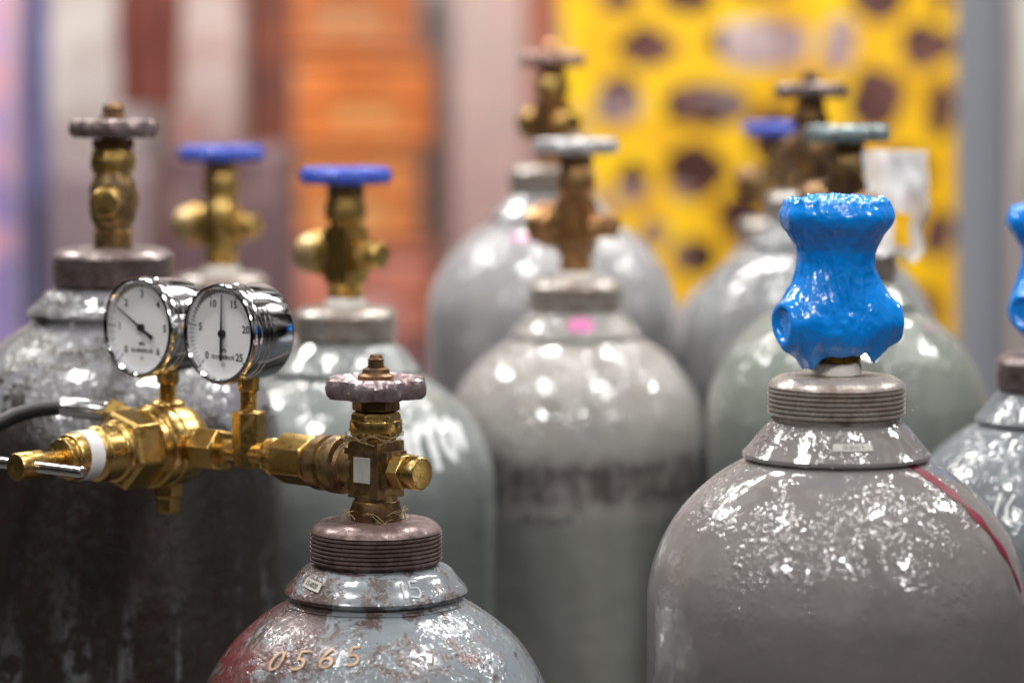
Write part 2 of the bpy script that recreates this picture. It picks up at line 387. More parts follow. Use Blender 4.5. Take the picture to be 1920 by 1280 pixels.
# B
ZB=1.435
B=bottle(1568,1.654,ZB,'glossy taupe gas cylinder at front right, valve wrapped in bright blue plastic',P_B,RING_G,1.,0,pitch=2.7,dep=1.7)
def blue_cover(root,zr,rz=0.,seed=0.):
    side_k=[(10,19),(16,24),(22,31),(28,36.5),(35,38.5),(42,36.5),(49,31.5),(56,27),(63,24),(70,23),(77,23.8),(84,27.5),(90,31.5),(96,32.8),(104,30)]
    front_k=[(10,19),(16,21),(22,24.5),(28,26),(35,26),(42,25),(49,24),(56,22.7),(63,21.8),(70,21.8),(77,23.2),(84,27.3),(90,31.5),(96,32.8),(104,30)]
    def itp(key,z):
        n=len(key); 
        if z<=key[0][0]: return key[0][1]
        for i in range(n-1):
            if key[i][0]<=z<=key[i+1][0]:
                t=(z-key[i][0])/(key[i+1][0]-key[i][0]); p0,p1,p2,p3=(key[max(i-1,0)][1],key[i][1],key[i+1][1],key[min(i+2,n-1)][1])
                return .5*((2*p1)+(p2-p0)*t+(2*p0-5*p1+4*p2-p3)*t*t+(3*p1-p0-3*p2+p3)*t**3)
        return key[-1][1]
    def ss(a,b,x):
        t=max(0,min(1,(x-a)/(b-a))); return t*t*(3-2*t)
    NS=260; vs=[];fs=[]
    rows=[(16+88*i/150,None,0) for i in range(151)]
    rt=30
    for i in range(1,22):
        t=i/21; rows.append((104+3*math.sin(t*PI/2),rt*(1-t)+.5,1))
    aL,aR=R(-66),R(100)
    for (z,rfix,top) in rows:
        for i in range(NS):
            a=2*PI*i/NS
            if top: r=rfix
            else:
                S,Fr=itp(side_k,z),itp(front_k,z)
                wl=max(0,math.cos(a-aL))**2.6; wr=max(0,math.cos(a-aR))**2.6
                r=Fr+(S-Fr)*min(1,wl+wr)
                for a0,lim in((aL,36.5),(aR,37)):
                    c=math.cos(a-a0)
                    if c>.6:
                        lat=r*math.sin(a-a0); q=math.hypot(lat,z-34)
                        w=1-ss(10.5,15,q); r=r*(1-w)+(lim/c)*w
                        r-=2.4*(1-ss(7.5,9.5,q))
            up=ss(85,91,z); r*=1+.022*up*math.cos(8*a+1)*min(1,r/20)
            p=Vector((math.sin(a)*1.6+seed,math.cos(a)*1.6,z*.035))
            r+=(.9*noise.noise(p*1.2)+.5*noise.noise(p*2.6)+.2*noise.noise(p*6))*min(1,r/12)
            f1=math.exp(-((z-54)/13)**2)+.8*math.exp(-((z-20)/7)**2)+.6*math.exp(-((z-84)/6)**2)
            tw_=a+.012*(z-50)*math.sin(a*2+seed)
            # pinched folds: sharp crests between taut hollows
            cr=1-2*abs(noise.noise(Vector((math.sin(tw_)*4.2+seed,math.cos(tw_)*4.2,z*.022))))
            r+=f1*(1.5*(cr**3)-.5)
            r+=.35*noise.noise(Vector((math.sin(a)*4+z*.11,math.cos(a)*4+seed,z*.13)))*min(1,r/12)
            zz=z
            if z<28:
                zz=z-(28-z)/12*(3.4*noise.noise(Vector((math.sin(a)*3.4+seed,math.cos(a)*3.4,1)))+9*max(0,math.cos(a+R(52)))**14+5*max(0,math.cos(a-R(70)))**18)
            if z>98: zz+=ss(98,104,z)*(2.6*noise.noise(Vector((math.sin(a)*r*.17,math.cos(a)*r*.17,seed)))+1.6*noise.noise(Vector((math.sin(a)*r*.5,math.cos(a)*r*.5,seed))))
            vs.append((r*math.sin(a),-r*math.cos(a),zz))
    n=len(rows)
    for j in range(n-1):
        for i in range(NS): fs.append((j*NS+i,j*NS+(i+1)%NS,(j+1)*NS+(i+1)%NS,(j+1)*NS+i))
    fs.append(tuple(range((n-1)*NS,n*NS)))
    o=MB().add(vs,fs,None,.001).build('plastic_cover',BWR,root,(0,0,zr),rz,ang=89)
    so=o.modifiers.new('thick','SOLIDIFY'); so.thickness=.0012
    MB().lathe([(13,2.5),(14.5,3.5),(14.8,8),(14.2,10),(12,11)],48,rf=lambda a,r,z:r+.4*noise.noise(Vector((a*3,z,1)))).build('thread_tape',WHITE,root,(0,0,zr))
    MB().lathe([(12,10)]+thread(14.2,10.5,21,1.6,.5)+[(13,22),(13,60)],48).build('valve_body',BRS,root,(0,0,zr))
blue_cover(B,ZB,0.,2.)
v,f=grid2(24,3.8,12,2)
lb=MB().add(collar_pts(v,5,-33.5,1,rB,.7),f,None,.001).build('metal_label',STICK,B,(0,0,ZB))
v,f=text2d('18-0030 9',3.2,.03); MB().add(collar_pts(v,5,-33.5,1,rB,.95),f,None,.001).build('label_text',EMB,lb)
def streak(root,zr,mat,name,p0,p1,w,eps=.5,k=1.):
    (th0,s0),(th1,s1)=p0,p1; f0=surf_fn(k); V=[];Fc=[];n=60
    for i in range(n+1):
        t=i/n; s=s0+(s1-s0)*t; th=th0+(th1-th0)*t; r,z=f0(s); ww=w*(.5+.4*noise.noise(Vector((t*9,1,2))))*(1-.75*t*t)
        for q in(-ww,ww):
            a=R(th)+q/r; V.append(((r+eps)*math.sin(a),-(r+eps)*math.cos(a),z+eps*.3))
    for i in range(n): Fc.append((2*i,2*i+1,2*i+3,2*i+2))
    MB().add(V,Fc,None,.001).build(name,mat,root,(0,0,zr))
streak(B,ZB,REDP,'red_streak',(48,1),(66,96),9)
# C left
ZC=1.4905
Cc=bottle(212,2.0,ZC,'large leftmost gas cylinder, paint flaked to near black below the shoulder',P_C,RING_C,1.075,.5,kr=1.07,seed=8)
valve(Cc,ZC,R(-92),BRT,WHD,BR,BRD,'round',False,29.,wz=.2,stemtop='dome',h=1.08)
ZD=1.434
D=bottle(648,2.2,ZD,'grey green gas cylinder with chalk scrawl and blue hand wheel behind the front one',P_D,RING_G,1.055,0,)
valve(D,ZD,R(-38),BR,BLU,BR,BRT,'block',True,34,True,1.32,BRC,lob=12,stemtop='none')
v,f=strokes([[(0,0),(0,26)],[(0,18),(6,26),(12,24),(13,0)],[(20,0),(20,24)],[(26,0),(27,24)],[(27,18),(33,26),(39,22),(40,0)],[(46,26),(52,30),(50,12),(58,4)],[(62,28),(60,8)],[(66,30),(70,10),(76,26)]],5.2)
v=[(x*1.1-34,y*1.4-20) for x,y in v]; MB().add(on_body(1.055,v,R(36),s_at(1.055,-94),.5),f,None,.001).build('chalk_scrawl',CHALK,D,(0,0,ZD))
ZE=1.444
E=bottle(415,2.45,ZE,'mauve grey gas cylinder with blue hand wheel, seen above the two gauges',P_E,RING_G,1.,0)
valve(E,ZE,R(-30),BR,BLU,BR,BR,'round',True,35,True,1.35,BRC,lob=12,stemtop='none')
ZF=1.444
Fb=bottle(1080,2.38,ZF,'warm grey gas cylinder in the middle with pale grey hand wheel and dark smudged band',P_F,RING_G,1.,0)
valve(Fb,ZF,R(-30),BRN,WHG,BRN,BRN,'block',True,35,True,1.45,BRN,lob=8,stemtop='none')
v,f=strokes([[(x,0),(x+5,8+2*math.sin(x)),(x+9,1)] for x in range(-50,60,12)],2.2); MB().add(on_body(1.,v,R(4),s_at(1.,-148),.5),f,None,.001).build('stencil_writing',DARKW,Fb,(0,0,ZF))
v,f=strokes([[(x,0),(x+5,6+2*math.sin(x)),(x+9,1)] for x in range(-24,20,11)],2.); MB().add(on_body(1.,v,R(-12),s_at(1.,-186),.5),f,None,.001).build('stencil_writing',DARKW,Fb,(0,0,ZF))
def blotch(root,zr,k,name,mat,thd,z,w,h,coll=False):
    V=[(0,0)];n=24
    for i in range(n):
        a=2*PI*i/n; q=1+.4*noise.noise(Vector((math.cos(a)*2,math.sin(a)*2,w)))
        V.append((w/2*q*math.copysign(abs(math.cos(a))**.6,math.cos(a)),h/2*q*math.copysign(abs(math.sin(a))**.6,math.sin(a))))
    Fc=[(0,i+1,(i+1)%n+1) for i in range(n)]
    pts=collar_pts(V,thd,z,1,rB,.9) if coll else on_body(k,V,R(thd),s_at(k,z),.8)
    MB().add(pts,Fc,None,.001).build(name,mat,root,(0,0,zr))
blotch(Fb,ZF,1.,'magenta_mark',MAG,3,-32,22,11,True)
ZG=1.5335
G=bottle(1035,2.62,ZG,'tall pale grey gas cylinder with rusty brown hand wheel, farthest back in the middle',P_G,RING_G,1.05,0)
valve(G,ZG,R(-60),BRN,WHB,BR,BRN,'block',True,31,False,1.26,BR,lob=6,stemtop='dome')
blotch(G,ZG,1.05,'magenta_mark',MAG,-22,-60,18,8)
ZI=1.479
I=bottle(1588,2.24,ZI,'sage grey gas cylinder with green grey hand wheel, right behind the taupe one',P_I,RING_G,1.,0)
valve(I,ZI,R(-50),BRD,WHN,BRT,BRD,'block',True,33,False,1.14,BRD,lob=10,stemtop='none')
streak(I,ZI,MAG,'magenta_mark',(52,22),(58,34),3)
ZH=1.514
H=bottle(1520,2.48,ZH,'slate grey gas cylinder with dark rusty hand wheel, second from back on the right',P_H,RING_G,1.,0)
valve(H,ZH,R(-75),BRD,WHD,BRD,BRD,'round',True,31,False,1.13,BRD,lob=6,stemtop='dome')
ZK=1.480
K=bottle(1462,2.74,ZK,'mostly hidden gas cylinder showing a blue hand wheel left of the dark wheel',P_G,RING_G,1.,0)
valve(K,ZK,R(-30),BRT,BLU,BRT,BRT,'block',True,34,False,1.1,BRD,lob=12,stemtop='none')
ZJ=1.418
J=bottle(1976,1.98,ZJ,'blue grey gas cylinder cut by the right edge, chalk digits on its shoulder',P_J,RING_C,1.,0,pitch=2.7,dep=1.7)
blue_cover(J,ZJ,R(20),7.)
v,f=strokes([[(0,0),(2,22)],[(12,20),(8,12),(9,3),(15,1),(18,8),(12,11)],[(26,22),(22,8),(27,0),(33,8),(31,20),(26,22)],[(38,20),(44,22),(42,12),(46,6),(40,0)]],1.9)
v=[(x-16,y-14+x*.15) for x,y in v]; MB().add(on_body(1.,v,R(-24),s_at(1.,-90),.5),f,None,.001).build('chalk_number',CHALK,J,(0,0,ZJ))
surf_text(J,ZJ,1.,'stamped_number','2 1200',11,-16,-62,EMB,.1,.7)
tg=MB(); n=18; V=[];Fc=[]
for j in range(n+1):
    for i in range(n+1):
        u_,v_=i/n,j/n; x=(u_-.5)*50*(1-.45*v_**2)+8*v_*math.sin(v_*3); z=-v_*84+4*math.sin(u_*5)*v_+3*noise.noise(Vector((u_*3,v_*3,1))); y=7*math.sin(u_*5+v_*4)-4*v_+5*noise.noise(Vector((u_*4,v_*4,5)))
        x+=5*noise.noise(Vector((v_*5,u_,2)))
        V.append((x,y,z))
for j in range(n):
    for i in range(n):
        if 10<j<16 and 4<i<12: continue
        Fc.append((j*(n+1)+i,j*(n+1)+i+1,(j+1)*(n+1)+i+1,(j+1)*(n+1)+i))
tg.add(V,Fc,None,.001)
s=NT('thin_plastic'); tr=s.n('ShaderNodeBsdfTransparent'); df=s.n('ShaderNodeBsdfPrincipled',{'Base Color':(.9,.9,.93,1),'Roughness':.3})
mx=s.n('ShaderNodeMixShader',{0:.78,1:tr,2:df}); s.t.links.new(mx,s.out.inputs[0])
o=tg.build('plastic_bag',s.m,None,W(1678,280,2.205))
tag(o,'thin white plastic bag hanging from the green grey hand wheel','bag')
# ------------------------------------------------------------ regulator
reg=empty('pressure_regulator',(A.location.x,1.72,ZA+.034),R(-40))
tag(reg,'brass pressure regulator with two round gauges on the front cylinder valve','regulator')
BX=-183
m=MB(); m.lathe([(12,20),(14,24),(17.5,25),(17.8,26),(17.8,33),(16.5,34),(15,35),(15,37.5),(17,38.5),(17,46),(15.5,48),(12,49)],64,MXn); m.build('inlet_nut',BRT,reg)
m=MB(); m.lathe([(11,48),(11,52)],40,MXn); m.lathe(hexp(16,51,79,1.2),6,MXn,ph=.52); m.build('coupling_nut',BR,reg,bev=.0008)
m=MB(); m.lathe([(11.5,78),(12,80),(12,82),(10,84),(10,86),(11.5,87),(11.5,89.5),(8,92),(7.5,94),(7.5,131)],48,MXn)
m.lathe([(9,-8),(9.5,0),(9.5,6)],40,T(-109,0,0)); m.build('inlet_pipe',BRS,reg)
m=MB(); m.lathe(hexp(10.5,5,27,.9),6,T(-109,0,0),ph=.25); m.lathe([(8,26)]+thread(5.6,28,40,1.8,.6)+[(6.5,40),(7,41),(7,50)],40,T(-109,0,0)); m.build('gauge_adapter',BR,reg,bev=.0005)
m=MB(); m.lathe(hexp(14.5,131,152,1.1),6,MXn,ph=.2); m.lathe([(10,150),(10,160),(12,162),(12,174)],40,MXn); m.build('body_nut',BR,reg,bev=.0007)
m=MB(); m.lathe([(6,-22),(16,-21.5),(20,-19),(24,-14),(26,-8),(26.8,-4),(26.8,6),(25.8,7),(25.8,9),(27,10),(27,16),(26.2,17.5),(24.6,18),(24.6,24)],96,T(BX,0,0)@MYn)
m.lathe([(10,20),(11,24),(11,27),(9,29)],40,T(BX,0,0)); m.lathe([(8,20),(8,27)],6,T(BX,0,0))
rb=m.build('regulator_body',BRS,reg,bev=.0004)
m=MB(); m.lathe([(7,-20),(9,-25),(9.5,-26),(9.5,-33),(8,-34),(8,-43),(7,-44)],6,T(BX,0,0)); m.build('relief_port',BR,rb,bev=.0005)
m=MB(); m.lathe([(6.5,26)]+thread(5.8,28,40,1.8,.6)+[(7,40),(7.5,41),(7.5,50)],40,T(BX,0,0)); m.build('gauge_adapter',BR,reg)
Q=T(BX,0,0)@MYn@Matrix.Diagonal((1,1,1.08,1))
m=MB(); m.lathe([(22.5,20),(25.6,21.5),(25.6,39),(23,41.5)],6,Q,ph=.25); m.build('bonnet_nut',BR,reg,bev=.0011)
m=MB(); m.lathe([(20,41),(19.5,44),(17.6,45.5),(17.6,58),(16,59.5),(15,60.5),(15,76),(14,78.5),(12,79),(12,84),(7,85)],64,Q); bn=m.build('bonnet',BRS,reg,bev=.0003)
s=NT('white_sleeve'); s.done(color=(.78,.78,.8),rough=.3)
MB().lathe([(15.1,62),(15.7,62.2),(15.7,72),(15.1,72.2)],64,Q).build('paper_sleeve',s.m,bn)
m=MB(); m.lathe([(5,83)]+thread(6,85,99,2.,1.)+[(5.5,100)],32,T(0,0,-1)@Q); ad=m.build('adjusting_screw',BRS,reg)
m=MB(); m.lathe([(7,98),(8.6,99),(8.8,101),(8.8,116),(8,117.5),(3,118)],48,T(0,0,-2)@Q); m.build('screw_knob',BR,ad)
m=MB(); m.tube([((BX+x)*.001,-.117,-.002) for x in(-78,-77,-50,0,20,50,51)],lambda i:[.0028,.0036,.0036,.0036,.0036,.0036,.0028][i],20); m.build('cross_bar',STL,ad)
def gauge(tx,rr,mx_,nums,val,needle_tail,texts):
    YO=0; M=T(tx,YO,77)@MYn
    c=MB().lathe([(rr*.5,-12),(rr-2.5,-11.5),(rr-1,-10.5),(rr-.4,-8.5),(rr-.4,9),(rr-.9,9.5),(rr-.9,10.3),(rr-.4,10.8),(rr-.4,13),(rr-.9,13.5),(rr-.9,14.3),(rr-.4,14.8),(rr-.4,19)],96,M,cap=True).build('pressure_gauge',CHR,reg)
    tag(c,texts)
    MB().lathe([(rr-.6,17.5),(rr+.5,18),(rr+1,19.5),(rr+1,25.5),(rr+.2,27),(rr-1.6,27.2),(rr-2.6,26),(rr-2.8,22.5),(rr-1.5,22),(rr-.6,17.5)],96,M,cap=False).build('bezel',CHR,c)
    MB().lathe([(rr-.8,20.5),(rr-.8,22.2)],96,M).build('dial',DIALW,c)
    mk=MB()
    def put(v,f,y): mk.add([(tx+a,YO-y,77+b) for a,b in v],f,None,.001)
    rd=rr-3.2
    N_=mx_[1]
    for i in range(N_+1):
        a=R(225-270*i/N_); big=i%mx_[2]==0; l=3.2 if big else 1.7; w=.36 if big else .19
        ca,sa=math.cos(a),math.sin(a)
        put([((rd-l)*ca-w*sa,(rd-l)*sa+w*ca),((rd-l)*ca+w*sa,(rd-l)*sa-w*ca),(rd*ca+w*sa,rd*sa-w*ca),(rd*ca-w*sa,rd*sa+w*ca)],[(0,1,2,3)],22.45)
    for q in nums:
        a=R(225-270*q/mx_[0]); v,f=text2d(str(q),6.6,.12)
        put([(x+(rd-7)*math.cos(a),y+(rd-7)*math.sin(a)) for x,y in v],f,22.45)
    for t,sz,yy,bo in(('MPa',3.4,-10.5,.05),('压力表有限公司',2.9,-15,.05),('2.5',2.6,-19.5,.03)):
        v,f=text2d(t,sz,bo); put([(x,y+yy) for x,y in v],f,22.45)
    mk.build('dial_markings',INK,c,flat=True)
    a=R(225-270*val/mx_[0]); ca,sa=math.cos(a),math.sin(a); nd=MB()
    L=[(rd-3,.3),(0,.9),(-6,1.0),(-needle_tail,1.6 if needle_tail<14 else .9)]
    P=[(l*ca-w*sa,l*sa+w*ca) for l,w in L]+[(l*ca+w*sa,l*sa-w*ca) for l,w in L][::-1]
    V=[(tx+x,YO-24.,77+y) for x,y in P]+[(tx+x,YO-24.4,77+y) for x,y in P]; k_=len(P)
    fs=[tuple(range(k_)),tuple(range(k_,2*k_))]+[(i,(i+1)%k_,(i+1)%k_+k_,i+k_) for i in range(k_)]
    nd.add(V,fs,None,.001); nd.lathe([(2.4,22.3),(2.4,24.8),(1.2,25.2)],24,M); nd.build('needle',INK,c)
    MB().add([((rr-2.6)*math.sin(2*PI*i/64),-(rr-2.6)*math.cos(2*PI*i/64),25.6) for i in range(64)],[tuple(range(64))],M,.001).build('glass',GLASS,c)
gauge(BX,31.3,(6,30,5),[0,1,2,3,4,5,6],1.65,13,'left gauge reading 0 to 6')
gauge(-109,30.6,(25,50,10),[0,5,10,15,20,25],12.6,17,'right gauge reading 0 to 25 MPa')
Mi=Matrix.Rotation(R(40),4,'Z')@Matrix.Translation(-Vector((A.location.x,1.72,ZA+.034)))
pw=[Vector((-.232,1.852,1.384)),Vector((-.247,1.852,1.390)),Vector((-.264,1.852,1.395))]
m=MB(); m.tube([Mi@p for p in pw],.0068,24); m.tube([Mi@Vector((-.254,1.852,1.392)),Mi@Vector((-.264,1.852,1.395))],.0095,6); m.build('outlet_stub',BR,reg)
h0=Vector((-.264,1.852,1.395)); ho=empty('gas_hose',h0); tag(ho,'black rubber hose crimped to the regulator outlet at the left edge','hose')
def rel(p): return Vector(p)-h0
m=MB(); m.tube([rel(p) for p in((-.264,1.852,1.395),(-.266,1.852,1.3952),(-.292,1.852,1.398),(-.294,1.852,1.398))],lambda i:[.0058,.0066,.0066,.0058][i],32); m.build('ferrule',STL,ho)
ctl=[(-.290,1.852,1.3975),(-.310,1.851,1.396),(-.33,1.848,1.389),(-.35,1.84,1.376),(-.38,1.82,1.35),(-.41,1.8,1.28),(-.43,1.78,1.1),(-.44,1.76,.7),(-.44,1.74,.3),(-.43,1.7,.06),(-.38,1.6,.012),(-.2,1.45,.01)]
def spline(c,n=10):
    out=[]; c=[Vector(p) for p in c]
    for i in range(len(c)-1):
        p0,p1,p2,p3=c[max(i-1,0)],c[i],c[i+1],c[min(i+2,len(c)-1)]
        for j in range(n):
            t=j/n; out.append(.5*((2*p1)+(p2-p0)*t+(2*p0-5*p1+4*p2-p3)*t*t+(3*p1-p0-3*p2+p3)*t**3))
    out.append(c[-1]); return out
m=MB(); m.tube([rel(p) for p in spline(ctl,14)],.0052,20); m.build('rubber_tube',BLACK,ho)
# ------------------------------------------------------------ setting
s=NT('concrete'); co=s.coord(); n=s.noise(co,3,6,.6)
s.done(color=s.mix(n,(.07,.065,.06),(.13,.12,.115)),rough=.6,normal=s.bump(s.noise(co,60,4,.6),.002)); CON=s.m
m=MB(); m.add([(-9,-4,0),(9,-4,0),(9,9.5,0),(-9,9.5,0)],[(0,1,2,3)]); tag(m.build('floor',CON),None,kind='structure')
s=NT('hall_wall'); co=s.coord(); n=s.noise(co,1.6,4,.6)
s.done(color=s.mix(s.mr(n,.35,.65),(.55,.43,.41),(.82,.76,.75)),rough=.6)
m=MB(); m.box((0,9.2,2.4),(18,.2,4.8),None,1.); tag(m.build('wall',s.m),None,kind='structure')
def vgrad(name,c_lo,c_hi,z0,z1,rough=.45,n_sc=3.,third=None,ts=9.):
    """cabinet and panel finishes, one colour low down blending into another above, with mottled patches"""
    s=NT(name); co=s.coord(); raw=s.n('ShaderNodeTexCoord',out=3); z=s.n('ShaderNodeSeparateXYZ',{0:raw},out=2)
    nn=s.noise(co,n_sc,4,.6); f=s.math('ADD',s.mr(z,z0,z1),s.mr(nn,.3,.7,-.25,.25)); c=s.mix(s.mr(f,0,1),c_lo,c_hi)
    if third: c=s.mix(s.mr(s.noise(s.coord((4,2,1)),ts,2,.5),.48,.66,0,.9),c,third)
    return s.done(color=c,rough=rough)
def standing(name,label,cat,px0,px1,d,ztop,mat,th=.08,parts=None):
    x0=(px0-960)/F*d; x1=(px1-960)/F*d
    root=empty(name,((x0+x1)/2,d,0)); tag(root,label,cat)
    w=x1-x0
    if not isinstance(mat,bpy.types.Material): mat=plain(name+'_mat',mat,.45,0,4,.2)
    if parts=='tube':
        MB().lathe([(w/2,.016),(w/2,ztop)],48,None,1.).build('shaft',mat,root)
        MB().lathe([(w,0),(w,.012),(w*.98,.0145)],48,None,1.).build('base_plate',STL,root)
        return root
    MB().box((0,0,ztop/2),(w,th,ztop),None,1.).build('panel' if parts!='post' else 'shaft',mat,root,bev=min(.02,w*.2))
    if parts=='post':
        MB().box((0,0,.008),(w+.1,th+.1,.014),None,1.).build('base_plate',STL,root)
    if parts=='panel':
        for q in(-1,1): MB().box((q*w*.35,-.0,.02),(.05,th+.35,.04),None,1.).build('foot',STL,root)
    return root
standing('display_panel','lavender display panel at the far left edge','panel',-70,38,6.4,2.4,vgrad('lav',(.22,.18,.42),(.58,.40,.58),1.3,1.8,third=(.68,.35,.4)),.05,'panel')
standing('steel_post','blue painted post near the left edge of the background','post',50,88,6.6,2.6,(.12,.14,.42),.06,'post')
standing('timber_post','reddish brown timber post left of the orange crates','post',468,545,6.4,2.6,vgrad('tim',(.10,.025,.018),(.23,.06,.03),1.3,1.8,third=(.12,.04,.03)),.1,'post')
rl=MB().tube([((40-960)/F*6.15,6.1,2.12),((545-960)/F*6.15,6.1,2.12)],.015,12).build('hanging_rail',STL); tag(rl,'thin rail fixed between the blue post and the brown post','rail')
def cloth(pxc,w,z0,z1,d,color,name,label,cat):
    X=(pxc-960)/F*d; root=empty(name,(X,d,z1)); tag(root,label,cat)
    L=z1-z0; prof=[]
    for i in range(24):
        t=i/23; prof.append((w/2*(math.sin(PI*min(1,t*.6+.1))**.35)*(1+.22*noise.noise(Vector((t*4,2,3))))+.004,-t*L))
    def rf(a,r,z): return r*(1+.12*math.sin(7*a+z*3)+.06*math.sin(13*a)+.25*noise.noise(Vector((math.sin(a),z*6,1))))
    MB().lathe(prof,72,None,1.,rf=rf).build('fabric',plain(name+'_m',color,.8,0,10,.5),root)
    MB().tube([(0,0,-.02),(0,0,2.12+.0-z1)],.004,8).build('hook',STL,root)
cloth(282,.115,1.575,2.06,6.1,(.15,.035,.025),'hanging_cloth','dark red brown cloth hanging from the rail','cloth')
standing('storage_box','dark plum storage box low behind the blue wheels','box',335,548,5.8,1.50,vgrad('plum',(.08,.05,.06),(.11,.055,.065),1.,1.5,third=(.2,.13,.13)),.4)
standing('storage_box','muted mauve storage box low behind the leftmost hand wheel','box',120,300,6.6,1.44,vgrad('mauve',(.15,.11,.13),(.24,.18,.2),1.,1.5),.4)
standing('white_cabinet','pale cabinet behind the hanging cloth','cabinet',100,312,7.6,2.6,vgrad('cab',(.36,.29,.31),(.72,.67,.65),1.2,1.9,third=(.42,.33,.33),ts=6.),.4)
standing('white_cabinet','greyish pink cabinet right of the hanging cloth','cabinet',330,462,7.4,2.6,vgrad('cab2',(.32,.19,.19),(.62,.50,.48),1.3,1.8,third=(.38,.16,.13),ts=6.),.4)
def crate(loc,w,hh,color,label):
    root=empty('plastic_crate',loc); tag(root,label,'crate','plastic crates in one tall stack')
    m=MB(); t=.012; dp=.26
    m.box((0,-dp/2,hh/2),(w,t,hh*.98),None,1.); m.box((0,dp/2,hh/2),(w,t,hh*.98),None,1.)
    m.box((-w/2+t/2,0,hh/2),(t,dp-t*1.2,hh*.975),None,1.); m.box((w/2-t/2,0,hh/2),(t,dp-t*1.2,hh*.975),None,1.); m.box((0,0,.015),(w-.03,dp-.03,.012),None,1.)
    m.build('crate_body',vgrad('crate_mat',mul(color,.85),color,0,hh,third=(min(1,color[0]*.95),color[1]*1.9,color[2]*3.2),ts=6.),root)
    r=MB(); 
    for z in(hh*.93,hh*.5,hh*.12): r.box((0,-dp/2-.011,z),(w+.01,.02,.022),None,1.)
    for q in range(5): r.box((-w*.4+w*.2*q,-dp/2-.009,hh*.5),(.014,.012,hh*.7),None,1.)
    r.build('rib',plain('rib_mat',mul(color,.93),.4,0,5,.3),root)
    MB().box((0,-dp/2-.014,hh*.72),(w*.34,.012,hh*.14),None,1.).build('handle',plain('hd',mul(color,.78),.5),root)
cols=[(.55,.14,.13)]*3+[(.58,.25,.27),(.68,.25,.17),(.74,.26,.07),(.76,.23,.05),(.62,.20,.06)]
ordn=['lowest','second','third','fourth','fifth','sixth','seventh','topmost']
for i,c in enumerate(cols):
    crate(((672-960)/F*7.4+.02*(-1)**i,7.4,.245*i),.35,.243,c,('red' if i<4 else 'orange')+' plastic crate, %s from the floor in the tall stack'%ordn[i])
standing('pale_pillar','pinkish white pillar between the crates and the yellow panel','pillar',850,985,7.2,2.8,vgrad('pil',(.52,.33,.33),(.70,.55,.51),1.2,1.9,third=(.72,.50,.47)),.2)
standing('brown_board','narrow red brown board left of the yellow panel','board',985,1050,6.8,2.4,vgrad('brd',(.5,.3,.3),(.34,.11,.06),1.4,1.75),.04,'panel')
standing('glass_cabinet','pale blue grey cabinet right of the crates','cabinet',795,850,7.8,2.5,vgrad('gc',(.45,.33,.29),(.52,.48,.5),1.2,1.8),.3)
def poly_curve(outer,holes,ext):
    cu=bpy.data.curves.new('p','CURVE'); cu.dimensions='2D'; cu.fill_mode='BOTH'; cu.extrude=ext
    for pl in [outer]+holes:
        sp=cu.splines.new('POLY'); sp.points.add(len(pl)-1)
        for i,p in enumerate(pl): sp.points[i].co=(p[0],p[1],0,1)
        sp.use_cyclic_u=True
    ob=bpy.data.objects.new('p',cu); C.objects.link(ob); dg=bpy.context.evaluated_depsgraph_get()
    me=bpy.data.meshes.new_from_object(ob.evaluated_get(dg)); v=[tuple(p.co) for p in me.vertices]; f=[tuple(p.vertices) for p in me.polygons]
    bpy.data.objects.remove(ob); return v,f
dY=5.6; cx=(1415-960)/F*dY
def pp(px,py): return ((px-960)/F*dY-cx, CAMZ-(py-YH)/F*dY)
outer=[pp(1035,-140),pp(1800,-140),pp(1800,700),pp(1330,700),pp(1262,600),pp(1235,520),pp(1165,470),pp(1150,380),pp(1085,330),pp(1100,240),pp(1050,180),pp(1058,80)]
hl=[(1212,88,62,42),(1425,85,104,58),(1572,85,42,62),(1162,190,55,54),(1305,322,66,62),(1185,345,42,50),(1392,408,58,58),(1320,195,86,48),(1640,188,66,68),(1738,85,58,50),(1765,205,34,62),(1290,-10,58,46),(1160,0,44,30),(1430,-34,66,42),(1640,4,62,42),(1765,0,22,34),(1300,482,50,42),(1452,258,58,64),(1556,335,48,64),(1695,325,60,60),(1482,528,54,54),(1640,475,56,54),(1758,442,36,56),(1395,600,46,44),(1560,632,52,44),(1720,588,50,50),(1225,440,34,34)]
holes=[]
for x,y,a,b in hl:
    h_=[]
    for i in range(36):
        t=-2*PI*i/36; q=1+.32*noise.noise(Vector((math.cos(t)*1.3+x,math.sin(t)*1.3,y*.1)))
        h_.append(pp(x+a*.88*q*math.cos(t),y+b*.88*q*math.sin(t)))
    holes.append(h_)
v,f=poly_curve(outer,holes,.012)
yl=empty('perforated_panel',(cx,dY,0)); tag(yl,'bright yellow perforated plastic panel with large rounded holes','panel')
s=NT('yellow_plastic'); co=s.coord(); n=s.noise(co,9,2,.5)
s.done(color=s.mix(s.mr(n,.35,.65),(.60,.31,.002),(.82,.51,.004)),rough=.4)
MB().add([(x,z_,y) for x,y,z_ in v],f).build('yellow_sheet',s.m,yl,flat=True)
for q in(-.13,.3): MB().box((q,.05,.53),(.04,.04,1.06),None,1.).build('leg',plain('yl',(.7,.45,.01),.4),yl)
s=NT('mottled_cabinet'); co=s.coord(); n=s.noise(co,7,3,.5); n_b=s.noise(s.coord((3,1,2)),6,2,.5)
s.done(color=s.mix(s.mr(n_b,.57,.66),s.mix(s.mr(n,.4,.6),(.05,.015,.012),(.15,.065,.06)),(.45,.36,.40)),rough=.6)
standing('wooden_cabinet','brown cabinet seen through the holes of the yellow panel','cabinet',1125,1800,6.0,2.2,s.m,.3)
standing('pale_board','pinkish board low behind the left rim of the yellow panel','board',1050,1300,5.75,1.42,(.5,.34,.34),.04,'panel')
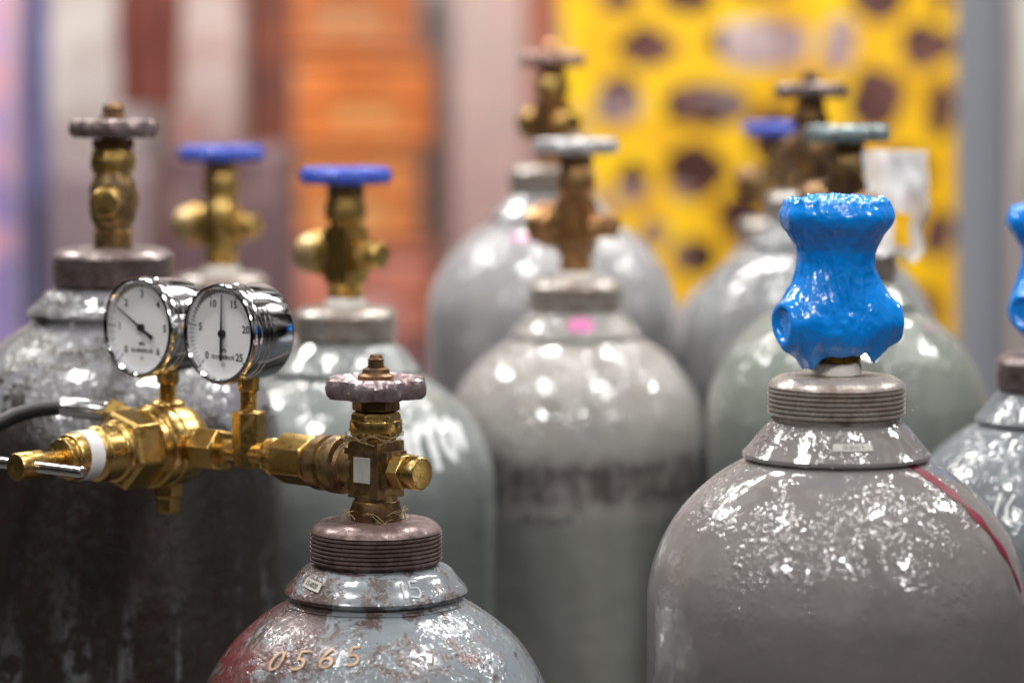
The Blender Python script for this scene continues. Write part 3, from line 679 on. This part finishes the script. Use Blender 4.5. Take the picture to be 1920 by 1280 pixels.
wb=MB().box((0,0,0),(.27,.05,.10),None,1.).build('pale_sign',vgrad('ps',(.42,.33,.38),(.66,.58,.62),-.03,.03,third=(.25,.14,.16),ts=12.),None,((1480-960)/F*5.8,5.82,1.705)); tag(wb,'pale sign board fixed to the brown cabinet front','sign')
s=NT('post_paint'); co=s.coord(); s.done(color=s.mix(s.noise(co,6),(.24,.26,.30),(.34,.35,.39)),rough=.35,metal=.25)
standing('steel_post','round grey steel post right of the yellow panel','post',1792,1892,3.9,2.6,s.m,.07,'tube')
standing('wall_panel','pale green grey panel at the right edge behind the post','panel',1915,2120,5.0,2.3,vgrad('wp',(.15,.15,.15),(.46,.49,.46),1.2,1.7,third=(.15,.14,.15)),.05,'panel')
# ------------------------------------------------------------ light
w=bpy.data.worlds.new('World'); scn.world=w; w.use_nodes=True; t=w.node_tree; t.nodes.clear()
def wn(ty,ins=None,**pr):
    nd=t.nodes.new(ty)
    for k,v in pr.items(): setattr(nd,k,v)
    for k,v in (ins or {}).items():
        if isinstance(v,bpy.types.NodeSocket): t.links.new(v,nd.inputs[k])
        else: nd.inputs[k].default_value=v
    return nd.outputs
tc=wn('ShaderNodeTexCoord')['Generated']
mp=wn('ShaderNodeMapping',{0:tc,3:(2.4,2.4,1.3)})[0]
nz=wn('ShaderNodeTexNoise',{'Vector':mp,'Scale':2.8,'Detail':3})[0]
rp=t.nodes.new('ShaderNodeValToRGB'); t.links.new(nz,rp.inputs[0]); e=rp.color_ramp.elements
e[0].position=.44; e[0].color=(.02,.017,.016,1); e[1].position=.60; e[1].color=(1.,.96,.93,1)
e2=rp.color_ramp.elements.new(.51); e2.color=(.13,.10,.085,1)
z=wn('ShaderNodeSeparateXYZ',{0:tc})[2]
up=wn('ShaderNodeMapRange',{0:z,1:0.,2:.5,3:.04,4:1.0})[0]
vm=wn('ShaderNodeMix',{0:1.,6:rp.outputs[0],7:up},data_type='RGBA',blend_type='MULTIPLY')[2]
bg=wn('ShaderNodeBackground',{0:vm,1:.55})[0]
wo=t.nodes.new('ShaderNodeOutputWorld'); t.links.new(bg,wo.inputs[0])
def area(loc,tgt,sx,sy,p,c=(1,1,1)):
    l=bpy.data.lights.new('hall_lamp','AREA'); l.shape='RECTANGLE'; l.size=sx; l.size_y=sy; l.energy=p; l.color=c
    o=bpy.data.objects.new('hall_lamp',l); C.objects.link(o); o.location=loc
    o.rotation_euler=(Vector(tgt)-Vector(loc)).to_track_quat('-Z','Y').to_euler(); return o
for x,y,zz,sz,p in((-1.7,-.3,3.4,.30,24),(.2,-.5,3.5,.30,22),(1.9,-.2,3.3,.30,22),
                   (-1.0,1.5,3.8,.34,28),(.9,1.4,3.8,.34,28),
                   (-2.1,3.4,3.7,.36,40),(-.5,3.6,3.9,.36,40),(1.0,3.4,3.8,.36,40),(2.5,3.2,3.6,.36,34)):
    area((x,y,zz),(x*.25,2.0,1.3),sz,sz,p,(1,.98,.95))
for x in(-1.9,1.5): area((x,4.4,4.2),(x*.6,7,1.3),1.8,.4,135,(1,.94,.87))
# ------------------------------------------------------------ camera
cd=bpy.data.cameras.new('camera'); cam=bpy.data.objects.new('camera',cd); C.objects.link(cam)
cam.location=(0,0,CAMZ); cam.rotation_euler=(R(90),0,0); cd.lens=100; cd.sensor_width=36; cd.shift_y=-(640-YH)/1920; cd.clip_end=60; cd.clip_start=.05
cd.dof.use_dof=True; cd.dof.focus_distance=1.70; cd.dof.aperture_fstop=3.6
scn.camera=cam
scn.view_settings.view_transform='Standard'; scn.view_settings.look='None'; scn.view_settings.exposure=0
